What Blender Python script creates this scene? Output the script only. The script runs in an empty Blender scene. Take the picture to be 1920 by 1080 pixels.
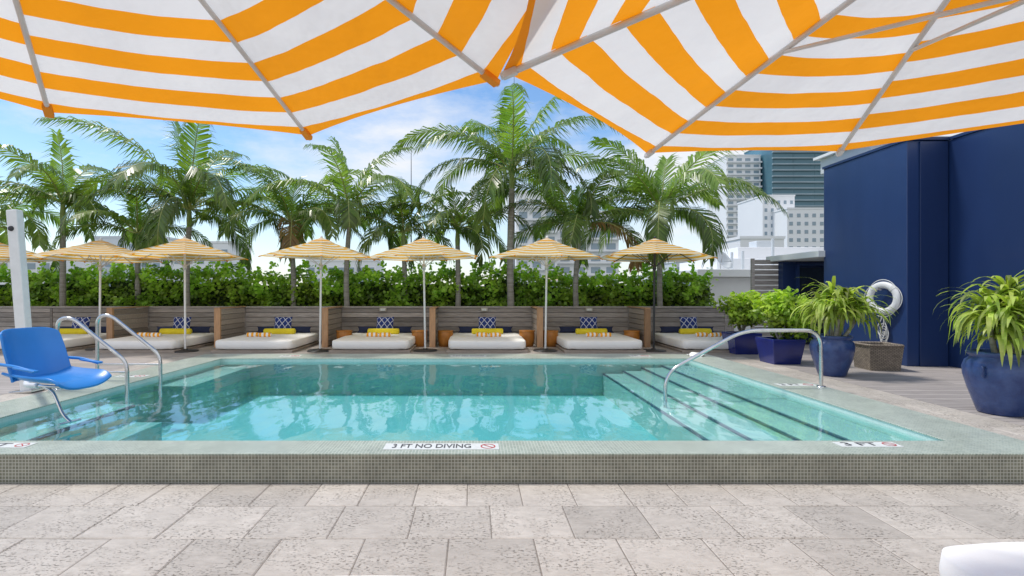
import bpy, math, random
from mathutils import Vector, Matrix, noise
R=math.radians; random.seed(7); PI=math.pi
scene=bpy.context.scene; COL=scene.collection
CX,HY,F,H=890,545,960,1.5
def X(px,D): return (px-CX)/F*D
def Z(py,D): return H-(py-HY)/F*D
DECK=.17; COP=.23; WAT=.17

# ------------------------------------------------ mesh builder
class MB:
    def __init__(s): s.v=[];s.f=[];s.u=[];s.c=[];s.s=[]
    def add(s,vs,fs,c=.5,smooth=False,uv=None,M=None):
        o=len(s.v); vs=[Vector(v) for v in vs]
        if M is not None: vs=[M@v for v in vs]
        s.v+=vs
        for f in fs:
            s.f.append([k+o for k in f]); s.c.append(c); s.s.append(smooth)
            if uv: s.u.append([uv[k] for k in f])
            else:
                a,b,d=vs[f[0]],vs[f[1]],vs[f[2]]
                n=(b-a).cross(d-a); n=[abs(q) for q in n]; k=n.index(max(n))
                if k==2: s.u.append([(vs[i].x,vs[i].y) for i in f])
                elif k==1: s.u.append([(vs[i].x,vs[i].z) for i in f])
                else: s.u.append([(vs[i].y,vs[i].z) for i in f])
        return s
    def box(s,x0,x1,y0,y1,z0,z1,c=.5,M=None):
        v=[(x0,y0,z0),(x1,y0,z0),(x1,y1,z0),(x0,y1,z0),(x0,y0,z1),(x1,y0,z1),(x1,y1,z1),(x0,y1,z1)]
        return s.add(v,[(3,2,1,0),(4,5,6,7),(0,1,5,4),(1,2,6,5),(2,3,7,6),(3,0,4,7)],c,M=M)
    def tube(s,pts,r,n=8,c=.5,M=None):
        pts=[Vector(p) for p in pts]; m=len(pts)
        rs=r if isinstance(r,(list,tuple)) else [r]*m
        vs=[]; prev=None
        for i,p in enumerate(pts):
            t=(pts[min(i+1,m-1)]-pts[max(i-1,0)]).normalized()
            if prev is None:
                ref=Vector((0,0,1)) if abs(t.z)<.9 else Vector((1,0,0))
                a=t.cross(ref).normalized()
            else: a=(prev-t*prev.dot(t)).normalized()
            prev=a; b=t.cross(a)
            for k in range(n):
                g=2*PI*k/n; vs.append(p+(a*math.cos(g)+b*math.sin(g))*rs[i])
        fs=[(i*n+k,i*n+(k+1)%n,(i+1)*n+(k+1)%n,(i+1)*n+k) for i in range(m-1) for k in range(n)]
        s.add(vs,fs,c,True,M=M)
        s.add(vs[:n],[tuple(range(n))[::-1]],c,M=M); s.add(vs[-n:],[tuple(range(n))],c,M=M)
        return s
    def lathe(s,prof,n=32,c=.5,M=None,wob=0):
        vs=[];uv=[]
        for j,(r,z) in enumerate(prof):
            for k in range(n+1):
                g=2*PI*k/n; rr=r*(1+wob*math.sin(5*g+z*20))
                vs.append((rr*math.cos(g),rr*math.sin(g),z)); uv.append((k/n,z))
        w=n+1
        fs=[(j*w+k,j*w+k+1,(j+1)*w+k+1,(j+1)*w+k) for j in range(len(prof)-1) for k in range(n)]
        return s.add(vs,fs,c,True,uv=uv,M=M)
    def grid(s,fn,nu,nv,c=.5,smooth=True,uvs=(1,1),M=None):
        vs=[];uv=[]
        for i in range(nu+1):
            for j in range(nv+1):
                vs.append(fn(i/nu,j/nv)); uv.append((i/nu*uvs[0],j/nv*uvs[1]))
        w=nv+1
        fs=[(i*w+j,(i+1)*w+j,(i+1)*w+j+1,i*w+j+1) for i in range(nu) for j in range(nv)]
        return s.add(vs,fs,c,smooth,uv=uv,M=M)
    def build(s,name,mat,parent=None,loc=None,bevel=0,seg=2,solid=0):
        me=bpy.data.meshes.new(name); me.from_pydata([tuple(v) for v in s.v],[],s.f)
        ul=me.uv_layers.new(name='UVMap'); flat=[]
        for u in s.u:
            for q in u: flat+=[q[0],q[1]]
        ul.data.foreach_set('uv',flat)
        at=me.attributes.new('var','FLOAT','FACE'); at.data.foreach_set('value',s.c)
        me.polygons.foreach_set('use_smooth',s.s)
        me.materials.append(mat); me.update()
        o=bpy.data.objects.new(name,me); COL.objects.link(o)
        if parent: o.parent=parent
        if loc: o.location=loc
        if solid: m=o.modifiers.new('s','SOLIDIFY'); m.thickness=solid
        if bevel:
            m=o.modifiers.new('b','BEVEL'); m.width=bevel; m.segments=seg; m.limit_method='ANGLE'
        return o
def tag(o,label=None,cat=None,group=None,kind=None):
    if label:o['label']=label
    if cat:o['category']=cat
    if group:o['group']=group
    if kind:o['kind']=kind
    return o
def thing(name,label,cat,loc=(0,0,0),rz=0,group=None):
    o=bpy.data.objects.new(name,None); COL.objects.link(o); o.location=loc; o.rotation_euler=(0,0,rz)
    o.empty_display_size=.1
    return tag(o,label,cat,group)
def copy_tree(o,parent=None):
    c=o.copy(); COL.objects.link(c)
    if parent: c.parent=parent
    for ch in list(o.children): copy_tree(ch,c)
    return c
def rounded(pts,r=.08,n=6):
    pts=[Vector(p) for p in pts]; out=[pts[0]]
    for i in range(1,len(pts)-1):
        a,b,c=pts[i-1],pts[i],pts[i+1]
        d1=min(r,(a-b).length*.49); d2=min(r,(c-b).length*.49)
        p=b+(a-b).normalized()*d1; q=b+(c-b).normalized()*d2
        for k in range(n+1):
            t=k/n; out.append(p*(1-t)**2+b*2*t*(1-t)+q*t*t)
    return out+[pts[-1]]

# ------------------------------------------------ materials
def nm(name):
    m=bpy.data.materials.new(name); m.use_nodes=True; nt=m.node_tree
    return m,nt,nt.nodes['Principled BSDF'],nt.nodes['Material Output']
def N(nt,t,**k):
    n=nt.nodes.new(t)
    for a,b in k.items(): setattr(n,a,b)
    return n
def math_n(nt,op,a,b=None,clamp=False):
    n=N(nt,'ShaderNodeMath',operation=op,use_clamp=clamp)
    for i,q in enumerate((a,b)):
        if q is None: continue
        if isinstance(q,(int,float)): n.inputs[i].default_value=q
        else: nt.links.new(q,n.inputs[i])
    return n.outputs[0]
def mix(nt,f,a,b,bt='MIX'):
    n=N(nt,'ShaderNodeMix',data_type='RGBA',blend_type=bt)
    for i,q in ((0,f),(6,a),(7,b)):
        if isinstance(q,(int,float)): n.inputs[i].default_value=q
        elif isinstance(q,tuple): n.inputs[i].default_value=(*q[:3],1)
        else: nt.links.new(q,n.inputs[i])
    return n.outputs[2]
def noise_n(nt,scale,detail=5,vec=None,stretch=None,rough=.55):
    tc=N(nt,'ShaderNodeTexCoord'); src=vec or tc.outputs['Object']
    if stretch:
        mp=N(nt,'ShaderNodeMapping'); mp.inputs['Scale'].default_value=stretch
        nt.links.new(src,mp.inputs[0]); src=mp.outputs[0]
    n=N(nt,'ShaderNodeTexNoise'); n.inputs['Scale'].default_value=scale; n.inputs['Detail'].default_value=detail
    n.inputs['Roughness'].default_value=rough
    nt.links.new(src,n.inputs['Vector']); return n.outputs['Fac']
def ramp(nt,f,a,b):
    n=N(nt,'ShaderNodeMapRange'); n.inputs[1].default_value=a; n.inputs[2].default_value=b
    nt.links.new(f,n.inputs[0]); return n.outputs[0]
def varmul(nt,col,amt):
    at=N(nt,'ShaderNodeAttribute',attribute_name='var')
    f=math_n(nt,'ADD',math_n(nt,'MULTIPLY',math_n(nt,'SUBTRACT',at.outputs['Fac'],.5),amt*2),1)
    n=N(nt,'ShaderNodeVectorMath',operation='SCALE'); nt.links.new(col,n.inputs[0]); nt.links.new(f,n.inputs['Scale'])
    return n.outputs[0]
def bump(nt,bs,h,strength=.3,dist=.01):
    b=N(nt,'ShaderNodeBump'); b.inputs['Strength'].default_value=strength; b.inputs['Distance'].default_value=dist
    nt.links.new(h,b.inputs['Height']); nt.links.new(b.outputs[0],bs.inputs['Normal']); return b
def basic(name,c1,c2=None,rough=.6,sc=6,metal=0,bm=0,bsc=40,var=0,coat=0,stretch=None,lo=.3,hi=.7):
    m,nt,bs,out=nm(name); c2=c2 or tuple(q*.8 for q in c1)
    col=mix(nt,ramp(nt,noise_n(nt,sc,6,stretch=stretch),lo,hi),c1,c2)
    if var: col=varmul(nt,col,var)
    nt.links.new(col,bs.inputs['Base Color']); bs.inputs['Roughness'].default_value=rough; bs.inputs['Metallic'].default_value=metal
    if coat: bs.inputs['Coat Weight'].default_value=coat; bs.inputs['Coat Roughness'].default_value=.08
    if bm: bump(nt,bs,noise_n(nt,bsc,4,stretch=stretch),bm,.01)
    return m
def brick(name,c1,c2,mort,w,h,ms,rough,bstr=.4,off=0,noise_amt=.3,nsc=3,stretch=None,bias=0):
    m,nt,bs,out=nm(name); tc=N(nt,'ShaderNodeTexCoord')
    b=N(nt,'ShaderNodeTexBrick'); b.offset=off; b.squash=1
    b.inputs['Color1'].default_value=(*c1,1); b.inputs['Color2'].default_value=(*c2,1); b.inputs['Mortar'].default_value=(*mort,1)
    b.inputs['Scale'].default_value=1; b.inputs['Brick Width'].default_value=w; b.inputs['Row Height'].default_value=h
    b.inputs['Mortar Size'].default_value=ms; b.inputs['Mortar Smooth'].default_value=.1; b.inputs['Bias'].default_value=bias
    nt.links.new(tc.outputs['UV'],b.inputs['Vector'])
    nz=noise_n(nt,nsc,6,vec=tc.outputs['UV'],stretch=stretch)
    col=mix(nt,ramp(nt,nz,.35,.7),b.outputs['Color'],mix(nt,1.0,b.outputs['Color'],(1-noise_amt,)*3,'MULTIPLY'))
    nt.links.new(col,bs.inputs['Base Color']); bs.inputs['Roughness'].default_value=rough
    bp=bump(nt,bs,b.outputs['Fac'],bstr,.004); bp.invert=True
    return m
def leafmat(name,c1,c2,trans=.35,var=.5,sc=2,rough=.4):
    m,nt,bs,out=nm(name)
    col=varmul(nt,mix(nt,ramp(nt,noise_n(nt,sc,3),.35,.65),c1,c2),var)
    nt.links.new(col,bs.inputs['Base Color']); bs.inputs['Roughness'].default_value=rough
    t=N(nt,'ShaderNodeBsdfTranslucent'); nt.links.new(mix(nt,1.0,col,(1.4,1.6,.6),'MULTIPLY'),t.inputs[0])
    mx=N(nt,'ShaderNodeMixShader'); mx.inputs[0].default_value=trans
    nt.links.new(bs.outputs[0],mx.inputs[1]); nt.links.new(t.outputs[0],mx.inputs[2]); nt.links.new(mx.outputs[0],out.inputs[0])
    return m
def canopy_mat(name,orange,white,period,trans):
    m,nt,bs,out=nm(name); tc=N(nt,'ShaderNodeTexCoord'); sp=N(nt,'ShaderNodeSeparateXYZ'); nt.links.new(tc.outputs['UV'],sp.inputs[0])
    wob=math_n(nt,'MULTIPLY',math_n(nt,'SUBTRACT',noise_n(nt,5,2),.5),.014)
    f=math_n(nt,'FRACT',math_n(nt,'DIVIDE',math_n(nt,'ADD',sp.outputs[1],wob),period))
    s=math_n(nt,'LESS_THAN',f,.5)
    col=mix(nt,s,white,orange)
    col=mix(nt,ramp(nt,noise_n(nt,3,4),.3,.75),col,mix(nt,1.0,col,(.90,.90,.91),'MULTIPLY'))
    nt.links.new(col,bs.inputs['Base Color']); bs.inputs['Roughness'].default_value=.85
    t=N(nt,'ShaderNodeBsdfTranslucent'); nt.links.new(col,t.inputs[0])
    b=bump(nt,bs,noise_n(nt,5,3),.4,.05); nt.links.new(b.outputs[0],t.inputs['Normal'])
    mx=N(nt,'ShaderNodeMixShader'); mx.inputs[0].default_value=trans
    nt.links.new(bs.outputs[0],mx.inputs[1]); nt.links.new(t.outputs[0],mx.inputs[2]); nt.links.new(mx.outputs[0],out.inputs[0])
    return m
M={}
M['canopy']=canopy_mat('canopy_near',(.92,.335,.008),(.80,.79,.77),.165,.49)
M['canopy_far']=canopy_mat('canopy_far',(.92,.50,.05),(.93,.87,.70),.165,.5)
M['orange']=basic('orange_cloth',(.85,.30,.01),rough=.8)
M['white_metal']=basic('white_metal',(.82,.82,.82),(.74,.74,.74),rough=.35,sc=10)
M['rib']=basic('rib_grey',(.66,.65,.63),(.55,.54,.53),rough=.4,sc=10)
M['dark_metal']=basic('dark_metal',(.03,.03,.035),rough=.4)
M['steel']=basic('steel',(.72,.72,.72),(.55,.56,.57),rough=.16,metal=1,sc=12)
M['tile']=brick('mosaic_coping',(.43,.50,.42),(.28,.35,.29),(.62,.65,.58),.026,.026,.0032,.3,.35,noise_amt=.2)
M['tile_riser_shaded']=brick('mosaic_riser_shaded',(.235,.235,.175),(.16,.165,.12),(.49,.49,.43),.026,.026,.003,.28,.4,noise_amt=.3)  # coping mosaic again, darkened: the front face's shade is put into its colour
M['tile_navy']=brick('mosaic_navy',(.02,.07,.16),(.03,.09,.2),(.08,.15,.24),.026,.026,.002,.3,.2)
M['basin']=brick('mosaic_basin',(.24,.62,.66),(.21,.58,.62),(.28,.63,.66),.026,.026,.0015,.5,.05,noise_amt=.12,nsc=1)
M['step']=brick('mosaic_step',(.50,.68,.65),(.45,.63,.60),(.58,.72,.69),.026,.026,.0018,.5,.1,noise_amt=.12)
M['ledge']=brick('mosaic_ledge',(.34,.62,.63),(.30,.57,.58),(.4,.65,.65),.026,.026,.0018,.5,.1,noise_amt=.12)
M['deckwood']=brick('deck_planks',(.47,.425,.40),(.36,.325,.305),(.09,.08,.075),2.6,.13,.004,.75,.4,.37,.35,2.5,(1,14,1))
M['fencewood']=basic('fence_wood',(.45,.41,.385),(.25,.225,.21),rough=.8,sc=3,bm=.4,bsc=14,var=.38,stretch=(1,1,12))
M['warmwood']=basic('warm_wood',(.52,.31,.17),(.36,.21,.12),rough=.6,sc=4,var=.3,stretch=(6,6,1))
M['platwood']=basic('platform_wood',(.40,.34,.29),(.28,.23,.20),rough=.75,sc=4,var=.3,bm=.3,bsc=16,stretch=(1,8,8))
M['mattress']=basic('white_cotton',(.93,.92,.90),(.89,.88,.87),rough=.85,sc=4,bm=.3,bsc=6)
M['yellow']=basic('yellow_cloth',(.85,.70,.03),(.75,.60,.02),rough=.8,sc=8)
M['navycloth']=basic('navy_cloth',(.015,.025,.08),rough=.8)
M['drum']=basic('amber_drum',(.50,.20,.03),(.36,.13,.018),rough=.4,sc=8)
M['bluewall']=basic('navy_wall_paint',(.018,.049,.165),(.012,.036,.127),rough=.42,sc=1.0,bm=.12,bsc=30,coat=.12,stretch=(1,1,.35))
M['bluewall2']=basic('navy_wall_paint_b',(.013,.037,.13),(.008,.026,.098),rough=.45,sc=1.0,bm=.12,bsc=30,coat=.12,stretch=(1,1,.35))
M['glaze']=basic('blue_glaze',(.014,.035,.14),(.04,.08,.22),rough=.33,sc=8,bm=.8,bsc=12,coat=.2)
M['cobalt']=basic('cobalt_glaze',(.008,.02,.2),(.006,.014,.13),rough=.18,sc=3,coat=.4)
M['soil']=basic('soil',(.05,.035,.025),rough=.95,sc=20)
M['wicker']=brick('wicker',(.42,.35,.28),(.29,.24,.19),(.07,.055,.04),.05,.022,.003,.7,1.0,.5,.3,6)
M['rope']=basic('white_rope',(.75,.75,.73),rough=.8)
M['ring']=basic('ring_foam',(.80,.80,.80),(.72,.72,.72),rough=.5)
M['bluechair']=basic('blue_plastic',(.022,.24,.68),(.018,.20,.58),rough=.36,sc=3,coat=.1)
M['trunk']=basic('palm_trunk',(.42,.39,.35),(.24,.22,.19),rough=.85,sc=3,bm=.6,bsc=5,stretch=(1,1,7))
M['shaft']=basic('crown_shaft',(.30,.37,.11),(.20,.28,.08),rough=.5,sc=4)
M['rachis']=basic('frond_rib',(.34,.40,.12),(.38,.38,.13),rough=.5)
M['frond']=leafmat('palm_leaf',(.105,.185,.035),(.185,.255,.06),.38,.8,rough=.32)
M['frond_dry']=leafmat('palm_leaf_dry',(.30,.16,.06),(.24,.17,.05),.3,.5)
M['hedge']=leafmat('hedge_leaf',(.17,.31,.03),(.32,.45,.05),.4,.85,1.2)
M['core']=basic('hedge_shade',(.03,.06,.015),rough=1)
M['bush']=leafmat('bush_leaf',(.22,.36,.03),(.37,.47,.05),.36,.75,3)
M['strap']=leafmat('strap_leaf',(.30,.41,.06),(.48,.52,.14),.4,.6,4)
M['concrete_white']=basic('white_render',(.84,.86,.87),(.78,.80,.81),rough=.8,sc=.8)
M['bldg']=basic('building_white',(.86,.87,.88),(.80,.81,.83),rough=.8,sc=.05)
M['bldg2']=basic('building_grey',(.64,.68,.71),(.58,.62,.65),rough=.8,sc=.05)
M['glass']=basic('window_glass',(.24,.32,.38),(.32,.40,.46),rough=.15,sc=.1)
M['towerglass']=basic('tower_glass',(.06,.15,.20),(.11,.24,.30),rough=.18,sc=.08,stretch=(1,1,.4))
M['towerslab']=basic('tower_slab',(.34,.44,.50),rough=.6,sc=.1)
M['ground']=basic('city_ground',(.14,.15,.13),(.09,.12,.07),rough=.9,sc=.02)
M['roof']=basic('roof_membrane',(.35,.35,.35),rough=.9)
M['markplate']=basic('marker_white',(.78,.80,.78),(.66,.68,.66),rough=.4,sc=20)
M['ink']=basic('marker_ink',(.04,.04,.05),(.10,.10,.10),rough=.5,sc=30)
M['red']=basic('marker_red',(.55,.06,.06),rough=.5)
M['dark']=basic('dark_glass',(.02,.03,.045),rough=.2)
M['brass']=basic('lamp_housing',(.55,.5,.42),rough=.4)

def paver_mat():
    m,nt,bs,out=nm('travertine')
    tc=N(nt,'ShaderNodeTexCoord'); uv=tc.outputs['Object']
    a=ramp(nt,noise_n(nt,1.6,9,vec=uv,rough=.7),.32,.68); b=ramp(nt,noise_n(nt,9,8,vec=uv,stretch=(1,2.2,1),rough=.75),.38,.72)
    col=mix(nt,a,(.61,.555,.49),(.475,.43,.38)); col=mix(nt,math_n(nt,'MULTIPLY',b,.8),col,(.37,.33,.285))
    pits=noise_n(nt,42,5,vec=uv,stretch=(1,1.8,1)); pm=ramp(nt,pits,.565,.62); msk=ramp(nt,noise_n(nt,4,4,vec=uv),.40,.56)
    pf=math_n(nt,'MULTIPLY',pm,msk)
    col=mix(nt,math_n(nt,'MULTIPLY',pf,.8),col,(.15,.125,.10)); col=varmul(nt,col,.11)
    nt.links.new(col,bs.inputs['Base Color']); bs.inputs['Roughness'].default_value=.62
    bump(nt,bs,math_n(nt,'SUBTRACT',math_n(nt,'MULTIPLY',b,.4),pf),.6,.008); return m
M['paver']=paver_mat(); M['grout']=basic('paving_joint',(.25,.22,.19),(.16,.14,.12),rough=.95,sc=20)

def lattice_mat():
    m,nt,bs,out=nm('lattice_print'); tc=N(nt,'ShaderNodeTexCoord'); sp=N(nt,'ShaderNodeSeparateXYZ'); nt.links.new(tc.outputs['UV'],sp.inputs[0])
    u,v=sp.outputs[0],sp.outputs[1]
    def line(q): return math_n(nt,'LESS_THAN',math_n(nt,'ABSOLUTE',math_n(nt,'SUBTRACT',math_n(nt,'FRACT',q),.5)),.07)
    l=math_n(nt,'MAXIMUM',line(math_n(nt,'ADD',math_n(nt,'MULTIPLY',u,3),math_n(nt,'MULTIPLY',v,2))),line(math_n(nt,'SUBTRACT',math_n(nt,'MULTIPLY',u,3),math_n(nt,'MULTIPLY',v,2))))
    nt.links.new(mix(nt,l,(.012,.035,.2),(.6,.63,.75)),bs.inputs['Base Color']); bs.inputs['Roughness'].default_value=.8; return m
M['lattice']=lattice_mat()
def towel_mat():
    m,nt,bs,out=nm('striped_towel'); tc=N(nt,'ShaderNodeTexCoord'); sp=N(nt,'ShaderNodeSeparateXYZ'); nt.links.new(tc.outputs['UV'],sp.inputs[0])
    s=math_n(nt,'LESS_THAN',math_n(nt,'FRACT',math_n(nt,'ADD',math_n(nt,'MULTIPLY',sp.outputs[1],10),.25)),.5)
    nt.links.new(mix(nt,s,(.88,.87,.84),(.92,.40,.02)),bs.inputs['Base Color']); bs.inputs['Roughness'].default_value=.9; return m
M['towel']=towel_mat()
def water_mat():
    m,nt,bs,out=nm('pool_water'); nt.nodes.remove(bs)
    tr=N(nt,'ShaderNodeBsdfTransparent'); tr.inputs[0].default_value=(.73,.94,.95,1)
    gl=N(nt,'ShaderNodeBsdfGlossy'); gl.inputs['Roughness'].default_value=.04; gl.inputs[0].default_value=(1,1,1,1)
    b=N(nt,'ShaderNodeBump'); b.inputs['Strength'].default_value=1; b.inputs['Distance'].default_value=.020
    h=math_n(nt,'ADD',noise_n(nt,.9,2,stretch=(1.9,.85,1)),math_n(nt,'MULTIPLY',noise_n(nt,3.6,2,stretch=(1.6,.85,1)),.11))
    nt.links.new(h,b.inputs['Height']); fr=N(nt,'ShaderNodeFresnel'); fr.inputs[0].default_value=1.42
    nt.links.new(b.outputs[0],fr.inputs['Normal']); nt.links.new(b.outputs[0],gl.inputs['Normal'])
    mx=N(nt,'ShaderNodeMixShader'); nt.links.new(fr.outputs[0],mx.inputs[0]); nt.links.new(tr.outputs[0],mx.inputs[1]); nt.links.new(gl.outputs[0],mx.inputs[2])
    nt.links.new(mx.outputs[0],out.inputs[0]); return m
M['water']=water_mat()

# ------------------------------------------------ ground and terrace
tag(MB().add([(-4000,-500,-12),(4000,-500,-12),(4000,6000,-12),(-4000,6000,-12)],[(0,1,2,3)]).build('ground',M['ground']),kind='structure')
tag(MB().box(-17,12,-7,16.5,-11.99,-.9).build('terrace_base',M['roof']),kind='structure')
tag(MB().box(-12,12,-6,3.99,-.3,-.004).build('terrace_slab',M['grout']),kind='structure')
pv=MB()
def pavers(y1,y0,x0,x1,w,ph,z,g=.003):
    k=math.floor((x0-ph)/w); xa=max(ph+k*w,x0)
    while xa<x1-.01:
        k+=1; xb=min(ph+k*w+random.uniform(-.014,.014),x1)
        a,b=xa+g,xb-g; xa=xb
        if b-a<.03: continue
        e=.006; y_0=y0+g; y_1=y1-g; zz=z+random.uniform(-.0012,.0012)
        j=lambda: random.uniform(-.0015,.0015)
        vs=[(a,y_0,z-.004),(b,y_0,z-.004),(b,y_1,z-.004),(a,y_1,z-.004),(a+e+j(),y_0+e+j(),zz),(b-e+j(),y_0+e+j(),zz),(b-e+j(),y_1-e+j(),zz),(a+e+j(),y_1-e+j(),zz)]
        c=min(1,max(0,random.gauss(.5,.3)))
        pv.add(vs,[(4,5,6,7),(0,1,5,4),(1,2,6,5),(2,3,7,6),(3,0,4,7)],c)
rows=[(3.985,3.57,.385,-.04),(3.57,3.10,.51,.11),(3.10,2.63,.51,-.155)]
y=2.63
for i in range(14): rows.append((y,y-.47,.51,random.uniform(0,.5))); y-=.47
for a,b,w,ph in rows: pavers(a,b,-11,11,w,ph,0)
tag(pv.build('terrace_paving',M['paver']),kind='structure')
dk=MB()
dk.box(-17,-6.05,4,10.32,-.2,DECK); dk.box(5.4,12,4,10.32,-.2,DECK); dk.box(-17,12,10.32,16.5,-.2,DECK)
tag(dk.build('wooden_deck',M['deckwood']),kind='structure')
sb=MB(); sb.box(4.66,5.4,4,10.32,-.2,DECK-.006); sb.box(-6.05,-5.41,4,10.32,-.2,DECK-.006)
tag(sb.build('side_paving_bed',M['grout']),kind='structure')
pv=MB(); yy=4.0
while yy<10.3:
    y2=min(yy+.5,10.31)
    pavers(y2,yy,4.66,5.4,.37,4.66,DECK); pavers(y2,yy,-6.05,-5.41,.32,-6.05,DECK); yy+=.5
tag(pv.build('side_paving',M['paver']),kind='structure')

# ------------------------------------------------ pool
pool=thing('swimming_pool','raised rectangular pool edged in pale green mosaic tile','pool',(0,4,0))
def pp(mb,name,mat,**k): return mb.build(name,mat,pool,**k)
OX0,OX1,IX0,IX1=-5.4,4.65,-4.75,4.0; FY0,FY1,BY0,BY1=0,.34,5.6,6.3
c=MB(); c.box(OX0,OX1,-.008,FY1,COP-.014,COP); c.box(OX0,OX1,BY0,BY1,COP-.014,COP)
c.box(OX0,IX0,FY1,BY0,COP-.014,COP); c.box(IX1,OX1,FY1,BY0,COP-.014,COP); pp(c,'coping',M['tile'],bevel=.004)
w=MB(); w.box(OX0,OX1,0,FY1-.01,-.6,COP-.014); pp(w,'front_riser',M['tile_riser_shaded'])
w=MB(); w.box(OX0,OX1,BY0+.01,BY1,-.6,COP-.014); w.box(OX0,IX0-.01,FY1-.01,BY0+.01,-.6,COP-.014); w.box(IX1+.01,OX1,FY1-.01,BY0+.01,-.6,COP-.014)
pp(w,'basin_wall',M['step'])
pp(MB().box(IX0-.01,IX1+.01,FY1-.01,BY0+.01,-.62,-.45),'basin_floor',M['basin'])
ups=[(3.49,.10),(3.12,.06),(2.77,0),(2.4,-.05)]
prev=IX1+.008
for x,z in ups:
    s=MB().box(x,prev,FY1,BY0,-.5,z).build('step',M['step'],pool)
    MB().box(x-.003,x+.026,FY1+.01,BY0-.01,z-.02,z+.004).build('edge_stripe',M['tile_navy'],s)
    prev=x
s=MB().box(IX0-.008,-4.28,FY1,2.5,-.5,.06).build('step',M['ledge'],pool)
MB().box(-4.305,-4.277,FY1+.01,2.45,.03,.064).build('edge_stripe',M['tile_navy'],s)
MB().box(-4.277,-3.85,FY1,2.3,-.5,-.12).build('step',M['ledge'],pool)
MB().box(IX0-.008,-4.2,3.6,BY0,-.5,.08).build('bench',M['step'],pool)
wt=MB().add([(IX0+.001,4.341,WAT),(IX1-.001,4.341,WAT),(IX1-.001,9.599,WAT),(IX0+.001,9.599,WAT)],[(0,1,2,3)])
tag(wt.build('water',M['water']),kind='structure')

# depth markers
def text_mesh(body,size):
    cu=bpy.data.curves.new('t','FONT'); cu.body=body; cu.size=size; cu.align_x='CENTER'; cu.align_y='CENTER'; cu.offset=.0015
    o=bpy.data.objects.new('t',cu); COL.objects.link(o); bpy.context.view_layer.update()
    me=bpy.data.meshes.new_from_object(o.evaluated_get(bpy.context.evaluated_depsgraph_get()))
    bpy.data.objects.remove(o); return me
def marker(x,y,z,w,d,text,label,rz=0,sym=True,group=None):
    t=thing('depth_marker',label,'depth marker',(x,y,z+.003),rz,group)
    MB().box(-w/2,w/2,-d/2,d/2,-.002,.001).build('plate',M['markplate'],t)
    me=text_mesh(text,d*.8); me.materials.append(M['ink'])
    o=bpy.data.objects.new('lettering',me); COL.objects.link(o); o.parent=t
    o.location=(-(d*.5) if sym else 0,0,.003)
    xs=[v.co.x for v in me.vertices]; wd=max(xs)-min(xs); av=(w-(d*1.15 if sym else 0)-.02)*.88
    o.scale=(min(1.5,av/wd),1.15,1)
    if sym:
        r=d*.38; cx=w/2-d*.55; m=MB()
        pts=[(cx+math.cos(a)*q,math.sin(a)*q,.003) for q in (r*.82,r) for a in [2*PI*k/24 for k in range(24)]]
        m.add(pts,[(k,(k+1)%24,24+(k+1)%24,24+k) for k in range(24)])
        m.box(-r*.85,r*.85,-r*.08,r*.08,.0035,.004,M=Matrix.Translation((cx,0,0))@Matrix.Rotation(-PI/4,4,'Z'))
        m.build('no_diving_symbol',M['red'],t)
marker(X(828,4.16),4.165,COP,.93,.16,'3 FT NO DIVING','long white depth marker tile reading 3 FT NO DIVING on the front pool edge')
marker(X(1630,4.2),4.22,COP,.50,.13,'3 FT','short white 3 FT depth tile at the right end of front pool edge')
marker(-3.9,4.2,COP,.52,.13,'3 FT','short white 3 FT depth tile at the left end of front pool edge')
marker(4.33,6.9,COP,.5,.16,'3 FT','white 3 FT depth tile on right pool edge behind the handrail',rz=0)
marker(X(878,9.95),9.95,COP,.7,.2,'3 FT NO DIVING','white depth marker tile at the middle of the far pool edge',sym=False)
marker(X(545,9.95),9.95,COP,.4,.2,'3 FT','white depth tile toward the left end of the far pool edge')
marker(X(1200,9.95),9.95,COP,.4,.2,'3 FT','white depth tile toward the right end of the far pool edge')
marker(-5.08,7.6,COP,.42,.18,'3 FT','white depth tile on the left pool edge by the twin rails')

# handrails
t=thing('pool_handrail','single stainless steel handrail over the right pool steps','handrail',(4.5,6.77,COP))
path=rounded([(0.08,0,0),(0.08,0,.745),(-.95,0,.745),(-1.98,0,.18),(-1.98,0,-.33)],.22,8)
MB().tube(path,.024,12).build('rail',M['steel'],t)
MB().lathe([(.0,.012),(.05,.012),(.055,0)],20,M=Matrix.Translation((.08,0,0))).build('flange',M['steel'],t)
for D,lab in ((6.6,'stainless steel rail left of the pool steps, the nearer of the pair'),(7.3,'stainless steel rail left of the pool steps, the farther of the pair')):
    t=thing('pool_handrail',lab,'handrail',(-5.38,D,COP))
    path=rounded([(0,0,-.0),(0,0,.9),(.18,0,.93),(.9,0,.35),(.9,0,-.25)],.13,8)
    MB().tube(path,.024,12).build('rail',M['steel'],t)
    MB().tube([(.0,0,.22),(.9,0,.22)],.014,8).build('crossbar',M['steel'],t)
    MB().lathe([(.0,.012),(.05,.012),(.055,0)],20).build('flange',M['steel'],t)

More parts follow.
